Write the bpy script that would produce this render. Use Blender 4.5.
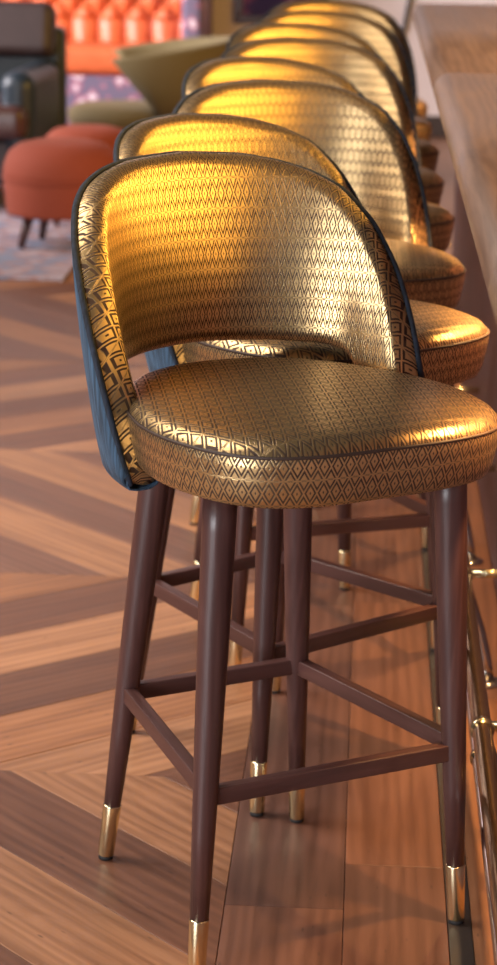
import bpy, bmesh, math, random
from mathutils import Vector, Matrix
random.seed(7)
S = bpy.context.scene
COL = S.collection
for o in list(bpy.data.objects):
    bpy.data.objects.remove(o)

# ------------------------------------------------------------------ camera
PHI = math.atan(0.0515)
PITCH, ROLL, CAMH, FPX = 0.2685, 0.0181, 1.3685, 2188.84
fwd = Vector((0, math.cos(PITCH), -math.sin(PITCH)))
up = Vector((0, math.sin(PITCH), math.cos(PITCH)))
rt = Vector((1, 0, 0))
r2 = rt * math.cos(ROLL) + up * math.sin(ROLL)
u2 = up * math.cos(ROLL) - rt * math.sin(ROLL)
rot = Matrix((r2, u2, -fwd)).transposed()
rot = Matrix.Rotation(PHI, 3, 'Z') @ rot
cd = bpy.data.cameras.new('camera')
cam = bpy.data.objects.new('camera', cd)
COL.objects.link(cam)
cam.matrix_world = Matrix.Translation((0, 0, CAMH)) @ rot.to_4x4()
cd.sensor_fit = 'VERTICAL'
cd.sensor_height = 24.0
cd.sensor_width = 24.0 * 497 / 965
cd.lens = FPX * 24.0 / 965
cd.clip_start = 0.05
cd.dof.use_dof = True
cd.dof.focus_distance = 2.78
cd.dof.aperture_fstop = 4.0
S.camera = cam

# ------------------------------------------------------------------ light
w = bpy.data.worlds.new('world')
S.world = w
w.use_nodes = True
bg = w.node_tree.nodes['Background']
bg.inputs[0].default_value = (0.66, 0.58, 0.58, 1)
bg.inputs[1].default_value = 0.075

def area(name, loc, target, size, size_y, power, color, shape='RECTANGLE', spread=180):
    l = bpy.data.lights.new(name, 'AREA')
    l.shape = shape
    l.size = size
    l.size_y = size_y
    l.energy = power
    l.color = color
    l.spread = math.radians(spread)
    o = bpy.data.objects.new(name, l)
    COL.objects.link(o)
    o.location = loc
    d = Vector(target) - Vector(loc)
    o.rotation_euler = d.to_track_quat('-Z', 'Y').to_euler()
    return o

# daylight: a tall window behind the camera, windows by the lounge; added overhead fill brightens the floor
area('window_light', (-3.0, -1.4, 1.05), (-0.1, 2.9, 0.75), 2.0, 1.7, 255, (0.95, 0.96, 1.0))
area('aisle_fill', (-3.0, 3.6, 3.4), (-1.8, 4.4, 0.0), 2.4, 3.0, 165, (1.0, 0.88, 0.77), 'RECTANGLE', 105)
area('window_light', (-4.8, 9.2, 2.3), (-0.4, 12.0, 0.5), 3.0, 2.2, 330, (1.0, 0.93, 0.95), 'RECTANGLE', 120)
# glowing amber back bar behind the counter
area('back_bar_light', (2.5, 3.6, 1.75), (-0.3, 3.6, 1.0), 9.0, 1.1, 420, (1.0, 0.56, 0.11))

S.view_settings.view_transform = 'Standard'
S.view_settings.look = 'None'
S.view_settings.exposure = -0.12
S.view_settings.gamma = 1.0
S.view_settings.use_curve_mapping = False

# ------------------------------------------------------------------ helpers
def rgb(r, g, b):
    f = lambda c: (c / 255 / 12.92) if c / 255 <= 0.04045 else ((c / 255 + 0.055) / 1.055) ** 2.4
    return (f(r), f(g), f(b), 1)

def tag(o, label=None, cat=None, group=None, kind=None):
    if label: o['label'] = label
    if cat: o['category'] = cat
    if group: o['group'] = group
    if kind: o['kind'] = kind
    return o

def empty(name, loc=(0, 0, 0), rz=0):
    o = bpy.data.objects.new(name, None)
    COL.objects.link(o)
    o.location = loc
    o.rotation_euler = (0, 0, rz)
    o.empty_display_size = 0.05
    return o

def mobj(name, me, mat, parent=None):
    o = bpy.data.objects.new(name, me)
    COL.objects.link(o)
    if mat is not None and not me.materials:
        me.materials.append(mat)
    if parent: o.parent = parent
    return o

def pyd(name, verts, faces, mat, parent=None, smooth=True, uvs=None):
    me = bpy.data.meshes.new(name)
    me.from_pydata([tuple(v) for v in verts], [], faces)
    if smooth:
        me.polygons.foreach_set('use_smooth', [True] * len(me.polygons))
    if uvs is not None:
        ul = me.uv_layers.new(name='UVMap')
        for lp in me.loops:
            ul.data[lp.index].uv = uvs[lp.vertex_index]
    me.update()
    return mobj(name, me, mat, parent)

def fixnormals(o):
    bm = bmesh.new(); bm.from_mesh(o.data)
    bmesh.ops.recalc_face_normals(bm, faces=bm.faces)
    bm.to_mesh(o.data); bm.free()
    return o

def bevel(o, wd, seg=2, ang=30, smooth=True):
    m = o.modifiers.new('bevel', 'BEVEL')
    m.width = wd; m.segments = seg; m.limit_method = 'ANGLE'; m.angle_limit = math.radians(ang)
    if smooth:
        o.data.polygons.foreach_set('use_smooth', [True] * len(o.data.polygons))
        n = o.modifiers.new('wn', 'WEIGHTED_NORMAL'); n.keep_sharp = True
    return o

def box(name, lo, hi, mat, parent=None, bv=0.0, seg=2):
    (a, b, c), (d, e, f) = lo, hi
    v = [(a, b, c), (d, b, c), (d, e, c), (a, e, c), (a, b, f), (d, b, f), (d, e, f), (a, e, f)]
    fa = [(0, 3, 2, 1), (4, 5, 6, 7), (0, 1, 5, 4), (1, 2, 6, 5), (2, 3, 7, 6), (3, 0, 4, 7)]
    o = pyd(name, v, fa, mat, parent, smooth=False)
    if bv: bevel(o, bv, seg)
    return o

def prism(name, poly, z0, z1, mat, parent=None, inset=0.0007):
    """flat board from a convex polygon, with a small worn chamfer round its top"""
    n = len(poly)
    cx = sum(p[0] for p in poly) / n; cy = sum(p[1] for p in poly) / n
    def ins(d):
        out = []
        for i in range(n):
            p0, p1, p2 = Vector(poly[i - 1]), Vector(poly[i]), Vector(poly[(i + 1) % n])
            e1 = (p1 - p0).normalized(); e2 = (p2 - p1).normalized()
            n1 = Vector((-e1.y, e1.x)); n2 = Vector((-e2.y, e2.x))
            b = n1 + n2
            k = d / max(0.25, (1 + n1.dot(n2)))
            out.append(p1 + b * k)
        return out
    t = ins(inset)
    v = [(p[0], p[1], z0) for p in poly] + [(p[0], p[1], z1 - inset) for p in poly] + [(p.x, p.y, z1) for p in t]
    f = [tuple(range(2 * n, 3 * n))]
    for i in range(n):
        j = (i + 1) % n
        f.append((i, j, n + j, n + i)); f.append((n + i, n + j, 2 * n + j, 2 * n + i))
    return pyd(name, v, f, mat, parent, smooth=False)

def tube(name, pts, r, mat, parent=None, seg=12, closed=False, cap=True):
    pts = [Vector(p) for p in pts]
    rr = r if isinstance(r, (list, tuple)) else [r] * len(pts)
    n = len(pts)
    v, f = [], []
    prev = None
    for i, p in enumerate(pts):
        if closed:
            t = (pts[(i + 1) % n] - pts[i - 1]).normalized()
        else:
            t = (pts[min(i + 1, n - 1)] - pts[max(i - 1, 0)]).normalized()
        if prev is None:
            a = Vector((0, 0, 1)) if abs(t.z) < 0.9 else Vector((1, 0, 0))
            nn = t.cross(a).normalized()
        else:
            nn = (prev - t * prev.dot(t)).normalized()
        prev = nn
        bb = t.cross(nn)
        for k in range(seg):
            an = 2 * math.pi * k / seg
            v.append(p + (nn * math.cos(an) + bb * math.sin(an)) * rr[i])
    m = n if closed else n - 1
    for i in range(m):
        for k in range(seg):
            a = i * seg + k; b = i * seg + (k + 1) % seg
            c = ((i + 1) % n) * seg + (k + 1) % seg; d = ((i + 1) % n) * seg + k
            f.append((a, b, c, d))
    if cap and not closed:
        f.append(tuple(range(seg))[::-1]); f.append(tuple(range((n - 1) * seg, n * seg)))
    return fixnormals(pyd(name, v, f, mat, parent))

def lathe(name, prof, mat, parent=None, seg=40, loc=(0, 0, 0), sx=1, sy=1):
    v, f = [], []
    for (r, z) in prof:
        for k in range(seg):
            a = 2 * math.pi * k / seg
            v.append((loc[0] + r * sx * math.cos(a), loc[1] + r * sy * math.sin(a), loc[2] + z))
    for i in range(len(prof) - 1):
        for k in range(seg):
            f.append((i * seg + k, i * seg + (k + 1) % seg, (i + 1) * seg + (k + 1) % seg, (i + 1) * seg + k))
    f.append(tuple(range(seg))[::-1]); f.append(tuple(range((len(prof) - 1) * seg, len(prof) * seg)))
    return pyd(name, v, f, mat, parent)

def interp(x, pts):
    if x <= pts[0][0]: return pts[0][1]
    for (a, b), (c, d) in zip(pts[:-1], pts[1:]):
        if x <= c:
            return b + (d - b) * (x - a) / (c - a)
    return pts[-1][1]

def smooth_table(pts, lo, hi, n=200, w_=4):
    xs = [lo + (hi - lo) * i / n for i in range(n + 1)]
    ys = [interp(x, pts) for x in xs]
    for _ in range(w_):
        ys = [ys[0]] + [(ys[i - 1] + 2 * ys[i] + ys[i + 1]) / 4 for i in range(1, n)] + [ys[-1]]
    return list(zip(xs, ys))

# ------------------------------------------------------------------ materials
def new_mat(name):
    m = bpy.data.materials.new(name); m.use_nodes = True
    nt = m.node_tree
    return m, nt, nt.nodes['Principled BSDF']

class NB:
    def __init__(s, nt): s.nt = nt; s.n = nt.nodes; s.l = nt.links
    def node(s, t, **k):
        x = s.n.new(t)
        for a, b in k.items(): setattr(x, a, b)
        return x
    def link(s, a, b): s.l.new(a, b)
    def setin(s, inp, v):
        if hasattr(v, 'is_output') or isinstance(v, bpy.types.NodeSocket): s.l.new(v, inp)
        else: inp.default_value = v
    def math(s, op, a, b=0.0, c=0.0):
        x = s.node('ShaderNodeMath', operation=op)
        s.setin(x.inputs[0], a); s.setin(x.inputs[1], b); s.setin(x.inputs[2], c)
        return x.outputs[0]
    def ss(s, lo, hi, v):     # smoothstep
        x = s.node('ShaderNodeMapRange', interpolation_type='SMOOTHSTEP')
        s.setin(x.inputs['Value'], v); x.inputs['From Min'].default_value = lo; x.inputs['From Max'].default_value = hi
        return x.outputs[0]
    def band(s, v, lo, hi, e):
        return s.math('MULTIPLY', s.ss(lo - e, lo + e, v), s.math('SUBTRACT', 1.0, s.ss(hi - e, hi + e, v)))
    def mix(s, f, a, b):
        x = s.node('ShaderNodeMix', data_type='RGBA')
        s.setin(x.inputs[0], f); s.setin(x.inputs[6], a); s.setin(x.inputs[7], b)
        return x.outputs[2]
    def noise(s, vec, scale, detail=4, rough=0.5, dist=0.0):
        x = s.node('ShaderNodeTexNoise')
        if vec is not None: s.l.new(vec, x.inputs['Vector'])
        x.inputs['Scale'].default_value = scale; x.inputs['Detail'].default_value = detail
        x.inputs['Roughness'].default_value = rough; x.inputs['Distortion'].default_value = dist
        return x.outputs[0]
    def mapping(s, vec, scale=(1, 1, 1), loc=(0, 0, 0)):
        x = s.node('ShaderNodeMapping'); s.l.new(vec, x.inputs[0])
        x.inputs['Scale'].default_value = scale; x.inputs['Location'].default_value = loc
        return x.outputs[0]
    def bump(s, h, st, dist, bsdf):
        x = s.node('ShaderNodeBump'); s.l.new(h, x.inputs['Height'])
        x.inputs['Strength'].default_value = st; x.inputs['Distance'].default_value = dist
        s.l.new(x.outputs[0], bsdf.inputs['Normal'])
    def ramp(s, v, stops):
        x = s.node('ShaderNodeValToRGB'); s.l.new(v, x.inputs[0])
        cr = x.color_ramp
        while len(cr.elements) < len(stops): cr.elements.new(0.5)
        for e, (p, c) in zip(cr.elements, stops): e.position = p; e.color = c
        return x.outputs[0]

def brocade():
    m, nt, B = new_mat('gold_brocade'); N = NB(nt)
    uv = N.node('ShaderNodeUVMap', uv_map='UVMap').outputs[0]
    warp = N.node('ShaderNodeTexNoise'); N.link(uv, warp.inputs['Vector']); warp.inputs['Scale'].default_value = 60
    sep = N.node('ShaderNodeSeparateXYZ'); N.link(uv, sep.inputs[0])
    PU, PV = 0.0172, 0.041
    fu = N.math('FRACT', N.math('DIVIDE', sep.outputs[0], PU))
    fv = N.math('FRACT', N.math('DIVIDE', sep.outputs[1], PV))
    x = N.math('ABSOLUTE', N.math('SUBTRACT', fu, 0.5))
    y = N.math('ABSOLUTE', N.math('SUBTRACT', fv, 0.5))
    yy = N.math('DIVIDE', y, 0.462)                      # diamond zone, the rest is the plain stripe
    D = N.math('ADD', N.math('MULTIPLY', x, 2.0), yy)   # 1 on the lattice
    zone = N.math('SUBTRACT', 1.0, N.ss(0.97, 1.03, yy))
    d1 = N.band(D, 0.60, 0.90, 0.04)
    dot = N.math('SUBTRACT', 1.0, N.ss(0.10, 0.20, D))
    d3 = N.band(D, 1.16, 1.46, 0.04)
    dark = N.math('MULTIPLY', N.math('MAXIMUM', N.math('MAXIMUM', d1, d3), dot), zone)
    st = N.band(y, 0.466, 0.476, 0.004)
    st2 = N.math('MULTIPLY', N.ss(0.484, 0.488, y), N.ss(0.3, 0.36, x))
    dark = N.math('MAXIMUM', dark, N.math('MAXIMUM', N.math('MULTIPLY', st, 0.7), N.math('MULTIPLY', st2, 0.7)))
    weave = N.node('ShaderNodeTexWave', wave_type='BANDS', bands_direction='Y'); N.link(uv, weave.inputs[0])
    weave.inputs['Scale'].default_value = 280; weave.inputs['Distortion'].default_value = 2
    wear = N.noise(uv, 38, 3)
    dark = N.math('MULTIPLY', dark, N.math('ADD', 0.80, N.math('MULTIPLY', wear, 0.3)))
    col = N.mix(dark, (0.68, 0.47, 0.225, 1), (0.036, 0.015, 0.012, 1))
    N.link(col, B.inputs['Base Color'])
    N.link(N.math('SUBTRACT', 0.92, N.math('MULTIPLY', dark, 0.55)), B.inputs['Metallic'])
    N.link(N.math('ADD', 0.29, N.math('MULTIPLY', dark, 0.25)), B.inputs['Roughness'])
    h = N.math('SUBTRACT', N.math('MULTIPLY', weave.outputs[1], 0.25), N.math('MULTIPLY', dark, 1.0))
    N.bump(h, 0.35, 0.0008, B)
    return m

def velvet(name, c, rough=0.8, sheen=0.6, ribs=True):
    m, nt, B = new_mat(name); N = NB(nt)
    tc = N.node('ShaderNodeTexCoord').outputs['Object']
    n1 = N.noise(N.mapping(tc, (95, 95, 3.5)), 1.6, 4, 0.6, 0.4) if ribs else N.noise(tc, 350, 3)
    lo_, hi_ = (0.40, 1.8) if ribs else (0.9, 1.1)
    col = N.mix(N.ss(0.3, 0.75, n1), (c[0] * lo_, c[1] * lo_, c[2] * lo_, 1), (min(1, c[0] * hi_), min(1, c[1] * hi_), min(1, c[2] * hi_), 1))
    N.link(col, B.inputs['Base Color'])
    B.inputs['Roughness'].default_value = rough
    B.inputs['Sheen Weight'].default_value = sheen
    B.inputs['Sheen Roughness'].default_value = 0.4
    B.inputs['Sheen Tint'].default_value = (min(1, c[0] * 3 + .2), min(1, c[1] * 3 + .2), min(1, c[2] * 3 + .2), 1)
    N.bump(n1, 0.5, 0.002, B)
    return m

def plain(name, c, rough=0.5, metal=0.0, coat=0.0, nscale=40, var=0.25, bump=0.15, dist=0.001):
    m, nt, B = new_mat(name); N = NB(nt)
    tc = N.node('ShaderNodeTexCoord').outputs['Object']
    n1 = N.noise(tc, nscale, 5, 0.6)
    k0, k1 = 1 - var, 1 + var
    N.link(N.mix(n1, (c[0] * k0, c[1] * k0, c[2] * k0, 1), (min(1, c[0] * k1), min(1, c[1] * k1), min(1, c[2] * k1), 1)), B.inputs['Base Color'])
    N.link(N.math('ADD', rough - 0.06, N.math('MULTIPLY', n1, 0.12)), B.inputs['Roughness'])
    B.inputs['Metallic'].default_value = metal
    B.inputs['Coat Weight'].default_value = coat
    B.inputs['Coat Roughness'].default_value = 0.15
    if bump: N.bump(n1, bump, dist, B)
    return m

def wood(name, c_dark, c_light, rough=0.42, axis=0, scale=1.0, use_obj=False, coat=0.0, fine=1.0):
    """grain along a local axis; with use_obj the board's own colour comes from its object colour"""
    m, nt, B = new_mat(name); N = NB(nt)
    tc = N.node('ShaderNodeTexCoord').outputs['Object']
    oi = N.node('ShaderNodeObjectInfo')
    add = N.node('ShaderNodeVectorMath', operation='ADD')
    mul = N.node('ShaderNodeVectorMath', operation='MULTIPLY')
    N.link(oi.outputs['Random'], mul.inputs[0]); mul.inputs[1].default_value = (37.0, 91.0, 53.0)
    N.link(tc, add.inputs[0]); N.link(mul.outputs[0], add.inputs[1])
    sc = [14 * scale] * 3; sc[axis] = 1.3 * scale
    v = N.mapping(add.outputs[0], tuple(sc))
    g1 = N.noise(v, 1.0, 6, 0.62, 1.2)
    sc2 = [160 * scale] * 3; sc2[axis] = 5 * scale
    g2 = N.noise(N.mapping(add.outputs[0], tuple(sc2)), 1.0, 3, 0.6)
    wv = N.node('ShaderNodeTexWave', wave_type='BANDS', bands_direction='Y' if axis == 0 else 'X')
    sc3 = [9 * scale] * 3; sc3[axis] = 0.7 * scale
    N.link(N.mapping(add.outputs[0], tuple(sc3)), wv.inputs[0])
    wv.inputs['Scale'].default_value = 1.6; wv.inputs['Distortion'].default_value = 7; wv.inputs['Detail'].default_value = 3
    wv.inputs['Detail Scale'].default_value = 1.3
    kn = N.node('ShaderNodeTexVoronoi'); sc4 = [9.0] * 3; sc4[axis] = 2.8
    N.link(N.mapping(add.outputs[0], tuple(sc4)), kn.inputs['Vector'])
    knot = N.math('SUBTRACT', 1.0, N.ss(0.03, 0.13, kn.outputs['Distance']))
    f = N.math('ADD', N.math('MULTIPLY', N.ss(0.3, 0.7, g1), 0.5), N.math('MULTIPLY', wv.outputs[1], 0.28))
    f = N.math('ADD', f, N.math('MULTIPLY', g2, 0.22 * fine))
    col = N.mix(f, c_dark, c_light)
    if use_obj:
        mm = N.node('ShaderNodeMix', data_type='RGBA', blend_type='MULTIPLY'); mm.inputs[0].default_value = 1
        N.link(col, mm.inputs[6]); N.link(oi.outputs['Color'], mm.inputs[7]); col = mm.outputs[2]
        col = N.mix(N.math('MULTIPLY', knot, 0.55), col, (0.05, 0.022, 0.014, 1))
    N.link(col, B.inputs['Base Color'])
    N.link(N.math('ADD', rough - 0.08, N.math('MULTIPLY', g1, 0.18)), B.inputs['Roughness'])
    B.inputs['Coat Weight'].default_value = coat; B.inputs['Coat Roughness'].default_value = 0.25
    N.bump(N.math('ADD', N.math('MULTIPLY', g2, 0.5), f), 0.22, 0.0012, B)
    return m

def kilim(name, stops, scale):
    m, nt, B = new_mat(name); N = NB(nt)
    tc = N.node('ShaderNodeTexCoord').outputs['Object']
    vo = N.node('ShaderNodeTexVoronoi', distance='MANHATTAN'); N.link(tc, vo.inputs['Vector']); vo.inputs['Scale'].default_value = scale
    n1 = N.noise(tc, scale * 0.8, 4, 0.6, 1.5)
    f = N.math('ADD', N.math('MULTIPLY', vo.outputs['Distance'], 0.7), N.math('MULTIPLY', n1, 0.6))
    N.link(N.ramp(f, stops), B.inputs['Base Color'])
    B.inputs['Roughness'].default_value = 0.9
    N.bump(N.noise(tc, 300, 2), 0.3, 0.002, B)
    return m

M = {}
M['brocade'] = brocade()
M['blue_velvet'] = velvet('blue_velvet', (0.027, 0.060, 0.105), 0.8, 0.2)
M['navy_piping'] = velvet('navy_piping', (0.010, 0.016, 0.030), 0.8, 0.1)
M['brown_piping'] = plain('brown_piping', (0.05, 0.028, 0.02), 0.55)
M['stool_wood'] = wood('stool_wood', (0.046, 0.018, 0.016, 1), (0.096, 0.040, 0.035, 1), 0.40, axis=2, scale=2.2, coat=0.06)
M['stretch_wood'] = wood('stretcher_wood', (0.046, 0.018, 0.016, 1), (0.096, 0.040, 0.035, 1), 0.38, axis=0, scale=2.2, coat=0.1)
M['brass'] = plain('brass', (0.82, 0.72, 0.46), 0.22, 1.0, nscale=25, var=0.06, bump=0)
M['black_rubber'] = plain('black_rubber', (0.015, 0.013, 0.013), 0.7)
M['plank'] = wood('floor_plank', (0.36, 0.30, 0.27, 1), (1.0, 1.0, 1.0, 1), 0.46, axis=0, use_obj=True, coat=0.0)
M['subfloor'] = plain('subfloor', (0.035, 0.018, 0.012), 0.8)
M['far_floor'] = wood('far_floor', (0.16, 0.075, 0.045, 1), (0.32, 0.16, 0.095, 1), 0.45, axis=0)
M['dark_strip'] = plain('dark_strip', (0.034, 0.024, 0.020), 0.5, 0.0, nscale=20)
M['bar_top'] = wood('bar_top_wood', (0.110, 0.058, 0.038, 1), (0.27, 0.155, 0.100, 1), 0.48, axis=1, scale=1.2, coat=0.08, fine=1.6)
M['bar_panel'] = wood('bar_panel_wood', (0.105, 0.050, 0.050, 1), (0.20, 0.105, 0.10, 1), 0.5, axis=2)
M['chrome'] = plain('polished_steel', (0.62, 0.60, 0.58), 0.16, 1.0, nscale=60, var=0.1, bump=0.03)
M['antique_brass'] = plain('antique_brass', (0.50, 0.36, 0.20), 0.24, 1.0, nscale=50, var=0.2, bump=0.05)
M['wall'] = plain('plaster', (0.76, 0.66, 0.67), 0.9, nscale=6, var=0.06, bump=0.1)
M['baseboard'] = plain('baseboard_paint', (0.035, 0.02, 0.02), 0.5)
M['orange_leather'] = plain('orange_leather', (0.60, 0.125, 0.040), 0.42, nscale=18, var=0.18)
M['rust'] = velvet('rust_fabric', (0.27, 0.046, 0.018), 0.85, 0.03, ribs=False)
M['dark_leather'] = plain('dark_leather', (0.034, 0.018, 0.018), 0.5, nscale=30, var=0.4)
M['teal_leather'] = plain('teal_leather', (0.014, 0.024, 0.036), 0.42, nscale=30, var=0.4)
M['brown_leather'] = plain('brown_leather', (0.065, 0.028, 0.024), 0.32, nscale=25, var=0.4)
M['olive'] = velvet('olive_fabric', (0.15, 0.112, 0.048), 0.85, 0.15, ribs=False)
M['kilim'] = kilim('kilim_fabric', [(0.2, rgb(115, 105, 120)), (0.4, rgb(180, 140, 150)), (0.55, rgb(215, 205, 215)), (0.72, rgb(160, 100, 120)), (0.92, rgb(105, 95, 118))], 14)
M['rug'] = kilim('rug_wool', [(0.2, rgb(120, 125, 140)), (0.45, rgb(150, 125, 125)), (0.6, rgb(165, 155, 165)), (0.78, rgb(150, 110, 105)), (0.95, rgb(120, 125, 145))], 9)
M['purple_print'] = kilim('picture_print', [(0.2, rgb(70, 40, 90)), (0.6, rgb(140, 80, 120)), (0.9, rgb(60, 50, 100))], 6)
M['cable'] = plain('black_cable', (0.02, 0.02, 0.022), 0.5)

# ------------------------------------------------------------------ room
floor = box('floor', (-6.0, -1.0, -0.06), (3.5, 12.5, -0.014), M['subfloor'])
tag(floor, kind='structure')
SEAMX = -0.165
FAR_Y = 8.27

def clip(poly, f):
    """keep the part of a polygon where f(p) >= 0"""
    out = []
    for i in range(len(poly)):
        a, b = poly[i - 1], poly[i]
        fa, fb = f(a), f(b)
        if fa >= 0 and fb >= 0: out.append(b)
        elif fa >= 0 > fb or fa < 0 <= fb:
            t = fa / (fa - fb); p = (a[0] + t * (b[0] - a[0]), a[1] + t * (b[1] - a[1]))
            out.append(p)
            if fb >= 0: out.append(b)
    # drop near duplicates
    res = []
    for p in out:
        if not res or (abs(p[0] - res[-1][0]) + abs(p[1] - res[-1][1])) > 1e-4: res.append(p)
    if len(res) > 1 and abs(res[0][0] - res[-1][0]) + abs(res[0][1] - res[-1][1]) < 1e-4: res.pop()
    return res

def parea(p):
    return 0.5 * sum(p[i - 1][0] * p[i][1] - p[i][0] * p[i - 1][1] for i in range(len(p)))

TONE = {'light': (0.47, 0.228, 0.114), 'mid': (0.39, 0.172, 0.078), 'dark': (0.205, 0.088, 0.050), 'grey': (0.245, 0.116, 0.074),
        'brown': (0.215, 0.095, 0.056), 'umber': (0.150, 0.070, 0.050), 'deep': (0.175, 0.078, 0.050)}
def plank(poly, ang, tone):
    if len(poly) < 3 or abs(parea(poly)) < 0.0006: return
    if parea(poly) < 0: poly = poly[::-1]
    cx = sum(p[0] for p in poly) / len(poly); cy = sum(p[1] for p in poly) / len(poly)
    c, s = math.cos(-ang), math.sin(-ang)
    loc = [((x - cx) * c - (y - cy) * s, (x - cx) * s + (y - cy) * c) for x, y in poly]
    dz = random.uniform(-0.0008, 0.0004)
    o = prism('plank', loc, -0.014, 0.0, M['plank'], floor)
    o.location = (cx, cy, dz); o.rotation_euler = (0, 0, ang)
    t = TONE[tone]; k = random.uniform(0.9, 1.1)
    o.color = (t[0] * k, t[1] * k, t[2] * k, 1)

G = 0.0004
bands = [  # y0, y1, slope, edge offset at x=-0.5, spacing, first tone index
    (1.19, 2.19, 0.82, 1.50, 0.23), (2.19, 3.203, -1.03, 3.168, 0.25), (3.203, 4.22, 0.83, 3.281, 0.226),
    (4.22, 5.21, -1.01, 4.703, 0.24), (5.21, 6.24, 0.80, 5.667, 0.208), (6.24, 7.26, -1.02, 5.97, 0.23), (7.26, FAR_Y, 0.82, 7.5, 0.23)]
tones = {1: ['dark', 'light'], 2: ['dark', 'mid', 'dark', 'light', 'dark', 'mid'], 3: ['light', 'grey'], 4: ['mid', 'dark', 'light', 'brown'], 5: ['mid', 'dark', 'brown']}
XL = -3.3
for bi, (y0, y1, m_, c0, sp) in enumerate(bands):
    kmin = -40; kmax = 40
    for k in range(kmin, kmax):
        ca = c0 + k * sp + G * 1.3; cb = c0 + (k + 1) * sp - G * 1.3
        poly = [(XL, ca + m_ * (XL + 0.5)), (SEAMX - G, ca + m_ * (SEAMX + 0.5)), (SEAMX - G, cb + m_ * (SEAMX + 0.5)), (XL, cb + m_ * (XL + 0.5))]
        poly = clip(poly, lambda p: p[1] - (y0 + G))
        if len(poly) >= 3: poly = clip(poly, lambda p: (y1 - G) - p[1])
        if len(poly) < 3: continue
        tl = tones.get(bi, ['light', 'dark', 'mid', 'dark'])
        if bi == 1: tn = tl[0] if k % 2 else tl[1]
        elif bi == 2: tn = ['mid', 'dark', 'light', 'dark', 'mid', 'dark'][k % 6] if k >= 0 else ['brown', 'mid', 'dark', 'light'][k % 4]
        elif bi == 3: tn = 'light' if k % 2 == 0 else 'grey'
        else: tn = tl[k % len(tl)]
        plank(poly, math.atan(m_), tn)
# straight boards running along the bar
for (xa, xb, start, ln, tl) in ((SEAMX, 0.0, 2.764 - 2 * 1.32, 1.32, ['umber', 'deep', 'umber']), (0.0, 0.142, 2.909 - 2 * 1.2, 1.2, ['brown', 'deep']), (0.175, 0.285, 0.6, 1.5, ['brown', 'mid'])):
    y = start; i = 0
    while y < FAR_Y:
        y2 = min(y + ln, FAR_Y)
        plank([(xa + G, y + G), (xb - G, y + G), (xb - G, y2 - G), (xa + G, y2 - G)], math.pi / 2, tl[i % len(tl)])
        y = y2; i += 1
box('edging_strip', (0.1424, 0.15, -0.014), (0.1746, FAR_Y, 0.0005), M['dark_strip'], floor, 0.0008, 1)
box('floor_field', (-6.0, FAR_Y + 0.002, -0.014), (3.5, 12.4, -0.0002), M['far_floor'], floor)
box('floor_field', (-6.0, -1.0, -0.014), (XL - 0.002, FAR_Y, -0.0002), M['far_floor'], floor)

wall = box('wall_back', (-6.0, 12.4, 0.0), (3.5, 12.5, 3.2), M['wall']); tag(wall, kind='structure')
bb = box('baseboard_back', (-0.86, 12.375, 0.0), (3.5, 12.399, 0.115), M['baseboard'], None, 0.004); tag(bb, kind='structure')

# ------------------------------------------------------------------ bar
BZ = 1.0
EDGE = 0.129
bt = empty('bar_worktop', (EDGE, 0.2, BZ))
tag(bt, 'long brown wooden bar top with a thick rounded front edge', 'bar top')
def slab(y0, y1):
    R, T, W_ = 0.034, 0.068, 0.62
    prof = []
    for i in range(0, 13):
        a = math.pi / 2 + math.pi * i / 12
        prof.append((R + R * math.cos(a), -R + R * math.sin(a)))
    prof = [(W_, 0.0)] + [(0.18, 0.0)] + prof + [(W_, -T)]
    n = len(prof); v = []
    ys = [y0, y0 + 0.0006, y1 - 0.0006, y1]
    for yy, s in zip(ys, (0.0006, 0, 0, 0.0006)):
        for (x, z) in prof:
            v.append((x + (s if x < 0.1 else -s), yy - 0.2, z - (s if z > -R else -s)))
    f = []
    for j in range(3):
        for i in range(n):
            k = (i + 1) % n
            f.append((j * n + i, j * n + k, (j + 1) * n + k, (j + 1) * n + i))
    f.append(tuple(range(n))); f.append(tuple(range(3 * n, 4 * n))[::-1])
    o = fixnormals(pyd('board', v, f, M['bar_top'], bt))
    return o
for a, b in ((0.2, 2.25), (2.2505, 4.51), (4.5105, 7.15)):
    slab(a, b)

bc = empty('bar_counter', (0.285, 0.2, 0))
tag(bc, 'purple-brown bar front of upright wooden boards under the bar top', 'bar counter')
box('carcass', (0.028, 0.0, 0.0), (0.40, 6.9, BZ - 0.072), M['bar_panel'], bc)
y = 0.0; i = 0
pm = None
while y < 6.88:
    if pm is None:
        o = box('board', (0.0, 0.0015, 0.002), (0.026, 0.1135, BZ - 0.071), M['bar_panel'], bc, 0.003, 1); pm = o
    else:
        o = pm.copy(); COL.objects.link(o); o.parent = bc
    o.location = (0, y, 0)
    y += 0.115; i += 1

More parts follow.
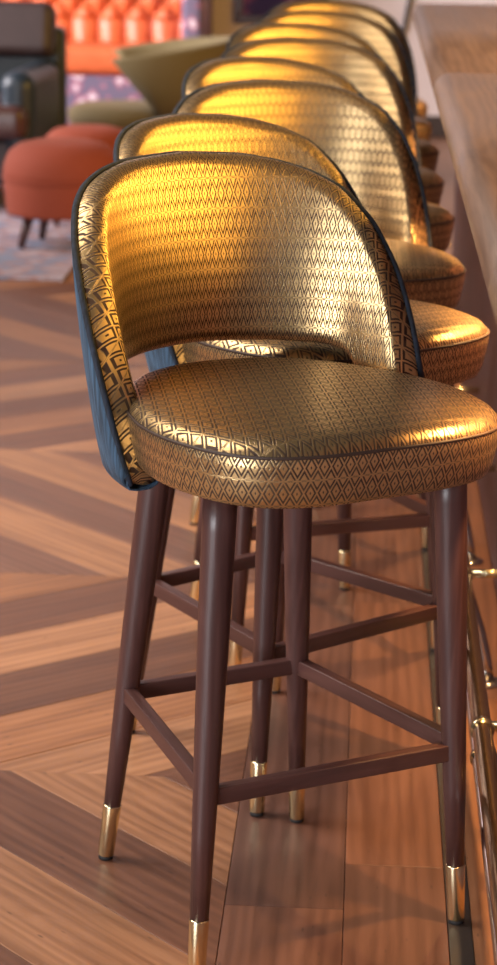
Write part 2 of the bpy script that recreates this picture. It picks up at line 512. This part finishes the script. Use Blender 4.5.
# foot rail: a brass tube with a polished steel tube under it, held by brackets and floor posts
fr = empty('foot_rail', (0.190, 0.3, 0))
tag(fr, 'brass and steel foot rail running along the base of the bar', 'foot rail')
tube('rail', [(0, y, 0.2) for y in (0, 2, 4, 6.9)], 0.0145, M['antique_brass'], fr, 16)
tube('lower_rail', [(-0.001, y, 0.155) for y in (0, 2, 4, 6.9)], 0.0115, M['chrome'], fr, 16)
for k in range(-3, 7):
    yy = 2.95 + 0.722 * k - 0.3
    if yy < 0.05: continue
    tube('bracket', [(0.010, yy, 0.205), (0.0935, yy, 0.205)], 0.0075, M['brass'], fr, 12)
    tube('collar', [(0, yy - 0.009, 0.2), (0, yy + 0.009, 0.2)], 0.0175, M['brass'], fr, 16)
    tube('clamp', [(-0.001, yy - 0.006, 0.155), (-0.001, yy + 0.006, 0.155)], 0.0145, M['antique_brass'], fr, 16)
    tube('post', [(0.004, yy, 0.19), (0.018, yy, 0.15), (0.034, yy, 0.10), (0.046, yy, 0.05), (0.053, yy, 0.004)], [0.009, 0.0095, 0.010, 0.0105, 0.0115], M['chrome'], fr, 14)
    lathe('flange', [(0.026, 0.0), (0.026, 0.004), (0.020, 0.008), (0.012, 0.010)], M['chrome'], fr, 24, (0.053, yy, 0.0005))

# small warm lamps under the overhang of the bar top
for k in range(10):
    yy = 0.66 + 0.66 * k
    l = bpy.data.lights.new('under_bar_lamp', 'AREA'); l.shape = 'DISK'; l.size = 0.035
    l.energy = 2.7 if k == 4 else 1.9; l.color = (1.0, 0.55, 0.20); l.spread = math.radians(92)
    o = bpy.data.objects.new('under_bar_lamp', l); COL.objects.link(o)
    o.location = (0.25, yy, BZ - 0.085)
    o.rotation_euler = (0, math.radians(5), 0)
    lathe('lamp_housing', [(0.036, 0.0), (0.036, 0.008), (0.030, 0.012)], M['brass'], bc, 20, (0.245 - 0.285, yy - 0.2, BZ - 0.082))

# ------------------------------------------------------------------ stools
ZT = smooth_table([(0, 1.007), (20, 1.002), (30, 0.994), (40, 0.981), (50, 0.960), (60, 0.918), (70, 0.855), (78, 0.785), (85, 0.715), (90, 0.655), (93, 0.640)], 0, 93, 200, 24)
ZB = smooth_table([(0, 0.748), (50, 0.744), (58, 0.735), (64, 0.705), (68, 0.655), (71, 0.634), (93, 0.626)], 0, 93, 200, 20)
YC = -0.02
TH = 0.040
def shell_r(z): return 0.236 + (z - 0.66) * 0.125

SEATPTS = [(0, -0.318), (0.090, -0.316), (0.160, -0.296), (0.206, -0.247), (0.230, -0.170), (0.232, -0.095), (0.218, -0.030), (0.196, 0.030),
           (0.165, 0.090), (0.118, 0.140), (0.06, 0.168), (0, 0.176)]
def catmull(pts, sub, closed=True):
    n = len(pts); out = []
    for i in range(n):
        p0, p1, p2, p3 = [Vector(pts[(i + k) % n]) for k in (-1, 0, 1, 2)]
        for j in range(sub):
            t = j / sub
            out.append(0.5 * ((2 * p1) + (p2 - p0) * t + (2 * p0 - 5 * p1 + 4 * p2 - p3) * t * t + (3 * p1 - p0 - 3 * p2 + p3) * t ** 3))
    return out
OUT = catmull([(x, y) for x, y in SEATPTS] + [(-x, y) for x, y in SEATPTS[-2:0:-1]], 4)
OUT = OUT[len(OUT) // 2:] + OUT[:len(OUT) // 2]      # pattern joins at the hidden rear
SC = Vector((0, -0.075))

def build_backrest(parent):
    NT = 96; tm = 92.0
    v, uv, f = [], [], []
    rows = 0
    vo, uo = [], []
    top_edge, bot_edge = [], []
    NF = 14
    for i in range(NT + 1):
        th = -tm + 2 * tm * i / NT
        a = abs(th)
        zt, zb = interp(a, ZT), interp(a, ZB)
        zt = max(zt, zb + 0.012)
        H = zt - zb
        R = min(TH / 2, H / 2 * 0.98)
        s, c = math.sin(math.radians(th)), math.cos(math.radians(th))
        prof = []    # (inward offset from outer face, z)
        for k in range(7):                                  # bottom rim
            an = math.pi / 2 * k / 6
            prof.append((TH * 0.5 * (1 - math.cos(an)) if False else TH * 0.5 * math.sin(an) * 1.0, zb + R * 0.0 + R * (1 - math.cos(math.pi / 2 - an)) * 0.0 + 0.006 * (1 - math.sin(an))))
        z0 = zb + R
        for k in range(1, 7):
            an = math.pi / 2 * k / 6
            prof.append((TH * 0.5 + TH * 0.5 * math.sin(an), zb + R * (1 - math.cos(an))))
        for k in range(1, NF):
            t = k / NF
            bulge = 0.006 * math.sin(math.pi * t)
            prof.append((TH + bulge, zb + R + (H - 2 * R) * t))
        for k in range(0, 7):
            an = math.pi / 2 * k / 6
            prof.append((TH * 0.5 + TH * 0.5 * math.cos(an), zt - R + R * math.sin(an)))
        prof.append((TH * 0.25, zt - 0.001)); prof.append((0.0, zt - 0.006))
        ln = 0; pp = None
        for (d, z) in prof:
            r = shell_r(z) - d
            v.append((r * s, YC + r * c, z))
            if pp is not None: ln += math.hypot(d - pp[0], z - pp[1])
            pp = (d, z)
            uv.append((math.radians(th) * 0.322 + 0.5, (z if TH * 0.9 < d else z + (TH - d) * (1 if z > zb + R else -1)) + 0.0105))
        rows = len(prof)
        ov = []
        for k in range(9):
            t = k / 8
            z = zb + 0.004 + (H - 0.008) * t
            r = shell_r(z) + 0.0015 + 0.0045 * math.sin(math.pi * min(1, max(0, t))) ** 0.6
            vo.append((r * s, YC + r * c, z))
        r = shell_r(zt) + 0.0015
        top_edge.append((r * s, YC + r * c, zt - 0.005))
        r = shell_r(zb) + 0.001
        bot_edge.append((r * s, YC + r * c, zb + 0.005))
    for i in range(NT):
        for k in range(rows - 1):
            a = i * rows + k
            f.append((a, a + 1, a + rows + 1, a + rows))
    f.append(tuple(range(rows))); f.append(tuple(range(NT * rows, (NT + 1) * rows))[::-1])
    b = fixnormals(pyd('backrest', v, f, M['brocade'], parent, uvs=uv))
    fo = []
    for i in range(NT):
        for k in range(8):
            a = i * 9 + k
            fo.append((a, a + 9, a + 10, a + 1))
    sh = pyd('back_shell', vo, fo, M['blue_velvet'], parent)
    sm = sh.modifiers.new('solid', 'SOLIDIFY'); sm.thickness = 0.004; sm.offset = -1
    for sd in (-1, 1):                                      # velvet turned in under each wing
        vw, fw = [], []
        prof = [(-0.0055, 0.016), (-0.0050, 0.004), (-0.002, -0.002), (TH * 0.25, -0.0045), (TH * 0.7, -0.0045), (TH * 0.98, 0.000), (TH + 0.003, 0.008)]
        nw = 16
        for i in range(nw + 1):
            th = 69 + (92.6 - 69) * i / nw
            zb = interp(th, ZB)
            s_, c_ = sd * math.sin(math.radians(th)), math.cos(math.radians(th))
            for d, dz in prof:
                r = shell_r(zb) - d
                vw.append((r * s_, YC + r * c_, zb + dz))
        m_ = len(prof)
        for i in range(nw):
            for k in range(m_ - 1):
                a = i * m_ + k
                fw.append((a, a + 1, a + m_ + 1, a + m_) if sd > 0 else (a, a + m_, a + m_ + 1, a + 1))
        wp = fixnormals(pyd('shell_wrap', vw, fw, M['blue_velvet'], sh))
        so = wp.modifiers.new('solid', 'SOLIDIFY'); so.thickness = 0.002; so.offset = 0
    loop = top_edge + bot_edge[::-1]
    tube('piping', loop, 0.0046, M['navy_piping'], b, 8, closed=True)
    return b

def build_seat(parent):
    prof = [(0.80, 0.648), (0.90, 0.6485), (0.945, 0.653), (0.965, 0.664), (0.980, 0.682), (0.994, 0.702), (0.998, 0.712), (0.990, 0.7165),
            (0.982, 0.721), (0.960, 0.7275), (0.92, 0.7325), (0.84, 0.7365), (0.70, 0.7395), (0.52, 0.7415), (0.30, 0.7425), (0.12, 0.743)]
    v, uv, f = [], [], []
    n = len(OUT)
    per = [0.0]
    for i in range(n): per.append(per[-1] + (OUT[(i + 1) % n] - OUT[i]).length)
    for j, (s, z) in enumerate(prof):
        for i, p in enumerate(OUT):
            q = SC + (p - SC) * s
            v.append((q.x, q.y, z))
            if z <= 0.7166: uv.append((per[i], z * 1.25 + 0.001))
            else: uv.append((q.x * 1.0 + 0.3, q.y * 1.0 + 0.9))
    # side band with its own copy of the seam row so both patterns stay clean
    J = 7
    v2 = v[:(J + 1) * n]; u2_ = uv[:(J + 1) * n]
    f2 = []
    for j in range(J):
        for i in range(n):
            k = (i + 1) % n
            f2.append((j * n + i, j * n + k, (j + 1) * n + k, (j + 1) * n + i))
    f2.append(tuple(range(n))[::-1])
    band = pyd('seat_band', v2, f2, M['brocade'], parent, uvs=u2_)
    vt = v[J * n:]; ut = [(x + 0.3, y + 0.9) for x, y, z in vt]
    ft = []
    R = len(prof) - J
    for j in range(R - 1):
        for i in range(n):
            k = (i + 1) % n
            ft.append((j * n + i, j * n + k, (j + 1) * n + k, (j + 1) * n + i))
    ft.append(tuple(range((R - 1) * n, R * n)))
    top = pyd('seat', vt, ft, M['brocade'], parent, uvs=ut)
    pl = [(SC.x + (p.x - SC.x) * 0.992, SC.y + (p.y - SC.y) * 0.992, 0.7165) for p in OUT]
    tube('seam', pl, 0.0022, M['brown_piping'], top, 6, closed=True)
    return top

FOOT = {'f': (0.197, -0.194), 'b': (0.157, 0.194)}
TOP = {'f': (0.164, -0.179), 'b': (0.104, 0.123)}
def leg_pt(k, s, z):
    t = z / 0.66
    return Vector((s * (FOOT[k][0] * (1 - t) + TOP[k][0] * t), FOOT[k][1] * (1 - t) + TOP[k][1] * t, z))

def build_stool(seat_yaw):
    root = empty('bar_stool')
    for k in 'fb':
        for s in (-1, 1):
            pts = [leg_pt(k, s, z) for z in (0.082, 0.2, 0.34, 0.48, 0.60, 0.652)]
            l = tube('leg', pts, [0.0122, 0.0152, 0.0182, 0.0205, 0.0216, 0.0218], M['stool_wood'], root, 20)
            tube('ferrule', [leg_pt(k, s, z) for z in (0.006, 0.0075, 0.05, 0.085, 0.0865)], [0.0112, 0.0118, 0.0123, 0.0131, 0.0126], M['brass'], l, 24)
            tube('glide', [leg_pt(k, s, z) for z in (0.0, 0.006)], 0.0104, M['black_rubber'], l, 20)
    def stretcher(a, b, z):
        p, q = leg_pt(*a, z), leg_pt(*b, z)
        d = q - p; L = d.length - 0.018
        o = box('stretcher', (-L / 2, -0.009, -0.0115), (L / 2, 0.009, 0.0115), M['stretch_wood'], root, 0.002, 2)
        o.location = (p + q) / 2; o.rotation_euler = (0, 0, math.atan2(d.y, d.x))
    stretcher(('f', -1), ('f', 1), 0.252); stretcher(('b', -1), ('b', 1), 0.262)
    stretcher(('f', -1), ('b', -1), 0.262); stretcher(('f', 1), ('b', 1), 0.262)
    # seat and back sit turned a little on the frame
    seat = build_seat(root); back = build_backrest(root)
    for o in root.children:
        if o.name.split('.')[0] in ('backrest', 'back_shell'):
            o.rotation_euler = (0, 0, seat_yaw)
        if o.name.split('.')[0] in ('seat', 'seat_band'):
            o.rotation_euler = (0, 0, seat_yaw * 0.5); o.location = (-0.012, 0.0, 0.0); o.scale = (0.985, 0.99, 1.0)
    pl = box('seat_frame', (-0.13, -0.20, 0.640), (0.13, 0.11, 0.6495), M['stool_wood'], root, 0.003)
    return root

def copy_tree(o, parent=None):
    c = o.copy(); COL.objects.link(c); c.parent = parent
    for ch in o.children: copy_tree(ch, c)
    return c

BASE = 'gold brocade bar stool with blue velvet back, '
spots = [(-0.1137, 2.808, 30.1, 'first of the row, nothing before it'),
         (-0.120, 3.345, 42.0, 'second of the row along the bar'),
         (-0.095, 3.948, 21.0, 'third of the row along the bar'),
         (-0.118, 4.53, 33.0, 'fourth of the row along the bar'),
         (-0.095, 5.12, 20.0, 'fifth of the row along the bar'),
         (-0.105, 5.70, 27.0, 'sixth of the row along the bar'),
         (-0.086, 6.29, 17.0, 'next to last before the far bar end'),
         (-0.080, 6.88, 15.0, 'last at the far end of the bar')]
proto = build_stool(math.radians(5.5))
for i, (x, y, a, lab) in enumerate(spots):
    o = proto if i == 0 else copy_tree(proto)
    o.location = (x, y, 0.0005); o.rotation_euler = (0, 0, math.radians(a))
    tag(o, BASE + lab, 'bar stool', 'gold brocade stools lined up along the bar')

# ------------------------------------------------------------------ lounge behind
rug = box('rug', (-4.2, 7.53, 0.0008), (-1.05, 10.6, 0.012), M['rug'], None, 0.004)
tag(rug, 'faded pink and blue woven rug under the lounge seats', 'rug')

def ottoman(x, y, r, top, lab, z0=0.0160):
    root = empty('ottoman', (x, y, z0))
    k = top / 0.42
    lathe('body', [(r * 0.90, 0.128 * k), (r * 0.95, 0.130 * k), (r * 0.965, 0.145 * k), (r * 0.985, 0.21 * k), (r, 0.255 * k), (r * 0.995, 0.268 * k)], M['rust'], root, 48)
    lathe('cushion', [(r * 0.99, 0.268 * k), (r * 1.012, 0.275 * k), (r * 1.01, 0.30 * k), (r * 0.98, 0.335 * k), (r * 0.90, 0.375 * k), (r * 0.75, 0.402 * k), (r * 0.5, 0.416 * k), (r * 0.2, 0.42 * k)], M['rust'], root, 48)
    ring = [(r * 1.005 * math.cos(t * math.pi / 24), r * 1.005 * math.sin(t * math.pi / 24), 0.270 * k) for t in range(48)]
    tube('welt', ring, 0.005, M['rust'], root, 8, closed=True)
    for q in range(4):
        a = math.radians(35 + 90 * q)
        tube('leg', [(r * 0.62 * math.cos(a), r * 0.62 * math.sin(a), 0.14 * k), (r * 0.80 * math.cos(a), r * 0.80 * math.sin(a), 0.0)], [0.022, 0.013], M['stool_wood'], root, 12)
    tag(root, lab, 'ottoman', 'round rust ottomans on the rug')
ottoman(-1.150, 8.24, 0.222, 0.398, 'round rust fabric ottoman on tapered legs at the rug edge')
ottoman(-1.120, 8.80, 0.190, 0.392, 'round rust fabric ottoman half hidden behind another ottoman')

# tufted sofa
sofa = empty('tufted_sofa', (-2.2, 11.6, 0.0))
tag(sofa, 'orange leather buttoned sofa with patterned kilim base and side', 'sofa')
def tuft_panel(x0, x1, z0, z1):
    nx, nz = 260, 70
    PX, PZ = 0.145, 0.105
    v, f = [], []
    for j in range(nz + 1):
        for i in range(nx + 1):
            x = x0 + (x1 - x0) * i / nx; z = z0 + (z1 - z0) * j / nz
            a = x / PX; b = (z - 0.64) / PZ
            # lattice of buttons at (m, n) with m+n even in units of half pitch
            p = (a * 2 + b) / 2; q = (a * 2 - b) / 2
            if b < 0:      # below the last row the folds drop straight down
                p = a; q = a
                fold = abs(math.sin(math.pi * (a)))
                d = 0.055 * (fold ** 0.5) * (0.55 + 0.45 * min(1, -b))
            else:
                d = 0.062 * (abs(math.sin(math.pi * p)) * abs(math.sin(math.pi * q))) ** 0.45
            v.append((x, 0.42 - d + 0.10 * (z - 0.5), z))
    for j in range(nz):
        for i in range(nx):
            a = j * (nx + 1) + i
            f.append((a, a + 1, a + nx + 2, a + nx + 1))
    o = pyd('tufted_back', v, f, M['orange_leather'], sofa)
    for row in range(0, 6):
        z = 0.64 + row * PZ
        x = math.ceil(x0 / PX) * PX + (0.5 * PX if row % 2 else 0)
        while x < x1:
            if x > 0.05:
                yb = 0.42 + 0.10 * (z - 0.5) - 0.006
                m_ = lathe('button', [(0.012, 0.0), (0.0115, 0.004), (0.007, 0.008)], M['orange_leather'], o, 10)
                m_.location = (x, yb, z); m_.rotation_euler = (math.radians(90), 0, 0)
            x += PX
    return o
tuft_panel(-1.3, 1.205, 0.46, 1.22)
box('back_frame', (-1.3, 0.44, 0.0), (1.205, 0.76, 1.25), M['kilim'], sofa, 0.02)
box('seat_cushion', (-1.3, -0.02, 0.365), (1.205, 0.44, 0.515), M['orange_leather'], sofa, 0.05, 4)
box('base', (-1.3, 0.01, 0.10), (1.205, 0.46, 0.362), M['kilim'], sofa, 0.01)
box('side', (1.21, -0.02, 0.10), (1.32, 0.74, 1.27), M['kilim'], sofa, 0.03, 3)
for x in (-1.2, 0.0, 1.2):
    tube('leg', [(x, 0.06, 0.11), (x, 0.05, 0.0)], [0.03, 0.022], M['stool_wood'], sofa, 12)

# olive tub chair, turned to the left
oc = empty('tub_chair', (-0.98, 10.3, 0.0160), math.radians(-84))
tag(oc, 'olive fabric tub chair with a curved wrap-around back', 'armchair')
def tub_back():
    v, f = [], []
    n = 44
    for i in range(n + 1):
        u = -1 + 2 * i / n
        e = abs(u)
        zt = 0.65 - 0.09 * e ** 1.5
        zb = 0.29
        for k, (d, z) in enumerate([(0.0, zb), (0.0, (zb + zt) / 2), (0.0, zt - 0.015), (0.010, zt), (0.035, zt), (0.048, zt - 0.02), (0.055, (zb + zt) / 2), (0.05, zb)]):
            q = (z - zb) / (zt - zb)
            th = math.radians(u * (88 + 44 * q ** 1.6))
            r = 0.29 + 0.10 * (z - zb) / 0.37 - d
            v.append((r * math.sin(th), r * math.cos(th) * 0.95, z))
    m_ = 8
    for i in range(n):
        for k in range(m_):
            a = i * m_ + k; b = i * m_ + (k + 1) % m_
            f.append((a, b, b + m_, a + m_))
    f.append(tuple(range(m_))); f.append(tuple(range(n * m_, (n + 1) * m_))[::-1])
    fixnormals(pyd('backrest', v, f, M['olive'], oc))
tub_back()
lathe('seat', [(0.25, 0.235), (0.272, 0.245), (0.28, 0.285), (0.274, 0.315), (0.24, 0.332), (0.1, 0.338)], M['olive'], oc, 40, (0, -0.115, 0), 0.95, 1.12)
lathe('seat_rail', [(0.20, 0.19), (0.24, 0.20), (0.242, 0.236)], M['stool_wood'], oc, 40, (0, -0.08, 0), 0.95, 1.1)
for sx in (-1, 1):
    for sy in (-1, 1):
        tube('leg', [(sx * 0.16, -0.06 + sy * 0.17, 0.20), (sx * 0.19, -0.06 + sy * 0.21, 0.0)], [0.02, 0.012], M['stool_wood'], oc, 12)

# dark leather club chair facing the bar end of the room
ac = empty('leather_armchair', (-1.82, 9.45, 0.0160), math.radians(-2))
tag(ac, 'dark blue-black leather club chair with rounded arms and loose cushions', 'armchair')
box('base', (-0.40, -0.36, 0.10), (0.40, 0.36, 0.30), M['dark_leather'], ac, 0.03, 3)
box('seat_cushion', (-0.425, -0.46, 0.302), (0.425, 0.22, 0.44), M['brown_leather'], ac, 0.045, 4)
box('backrest', (-0.455, 0.32, 0.08), (0.455, 0.44, 0.715), M['teal_leather'], ac, 0.035, 4)
c = box('back_cushion', (-0.43, -0.08, 0.0), (0.43, 0.08, 0.235), M['dark_leather'], ac, 0.045, 5); c.location = (0, 0.225, 0.590); c.rotation_euler = (math.radians(-12), 0, 0)
for sx in (-1, 1):
    box('arm', (sx * 0.375 - 0.075, -0.37, 0.09), (sx * 0.375 + 0.075, 0.298, 0.575), M['teal_leather'], ac, 0.07, 6)
    tube('foot', [(sx * 0.34, -0.30, 0.105), (sx * 0.34, -0.30, 0.0)], [0.03, 0.022], M['stool_wood'], ac, 12)
    tube('foot', [(sx * 0.34, 0.34, 0.105), (sx * 0.34, 0.34, 0.0)], [0.03, 0.022], M['stool_wood'], ac, 12)

# framed picture and hanging cable on the far wall
pf = empty('framed_picture', (-0.50, 12.37, 0.60))
tag(pf, 'dark framed purple print low on the far wall', 'picture')
for lo, hi in (((-0.26, -0.012, 0.0), (0.26, 0.022, 0.045)), ((-0.26, -0.012, 0.455), (0.26, 0.022, 0.5)), ((-0.26, -0.012, 0.0455), (-0.215, 0.022, 0.4545)), ((0.215, -0.012, 0.0455), (0.26, 0.022, 0.4545))):
    box('frame_rail', lo, hi, M['brown_leather'], pf, 0.004)
box('print', (-0.2145, 0.0, 0.046), (0.2145, 0.02, 0.454), M['purple_print'], pf)
tag(tube('hanging_cable', [(0.235, 12.38, 1.4), (0.215, 12.38, 0.95), (0.205, 12.38, 0.75), (0.18, 12.38, 0.6), (0.14, 12.38, 0.48), (0.06, 12.38, 0.38), (-0.08, 12.38, 0.33)], 0.011, M['cable'], None, 10),
    'black cable hanging in a curve against the far wall', 'cable')
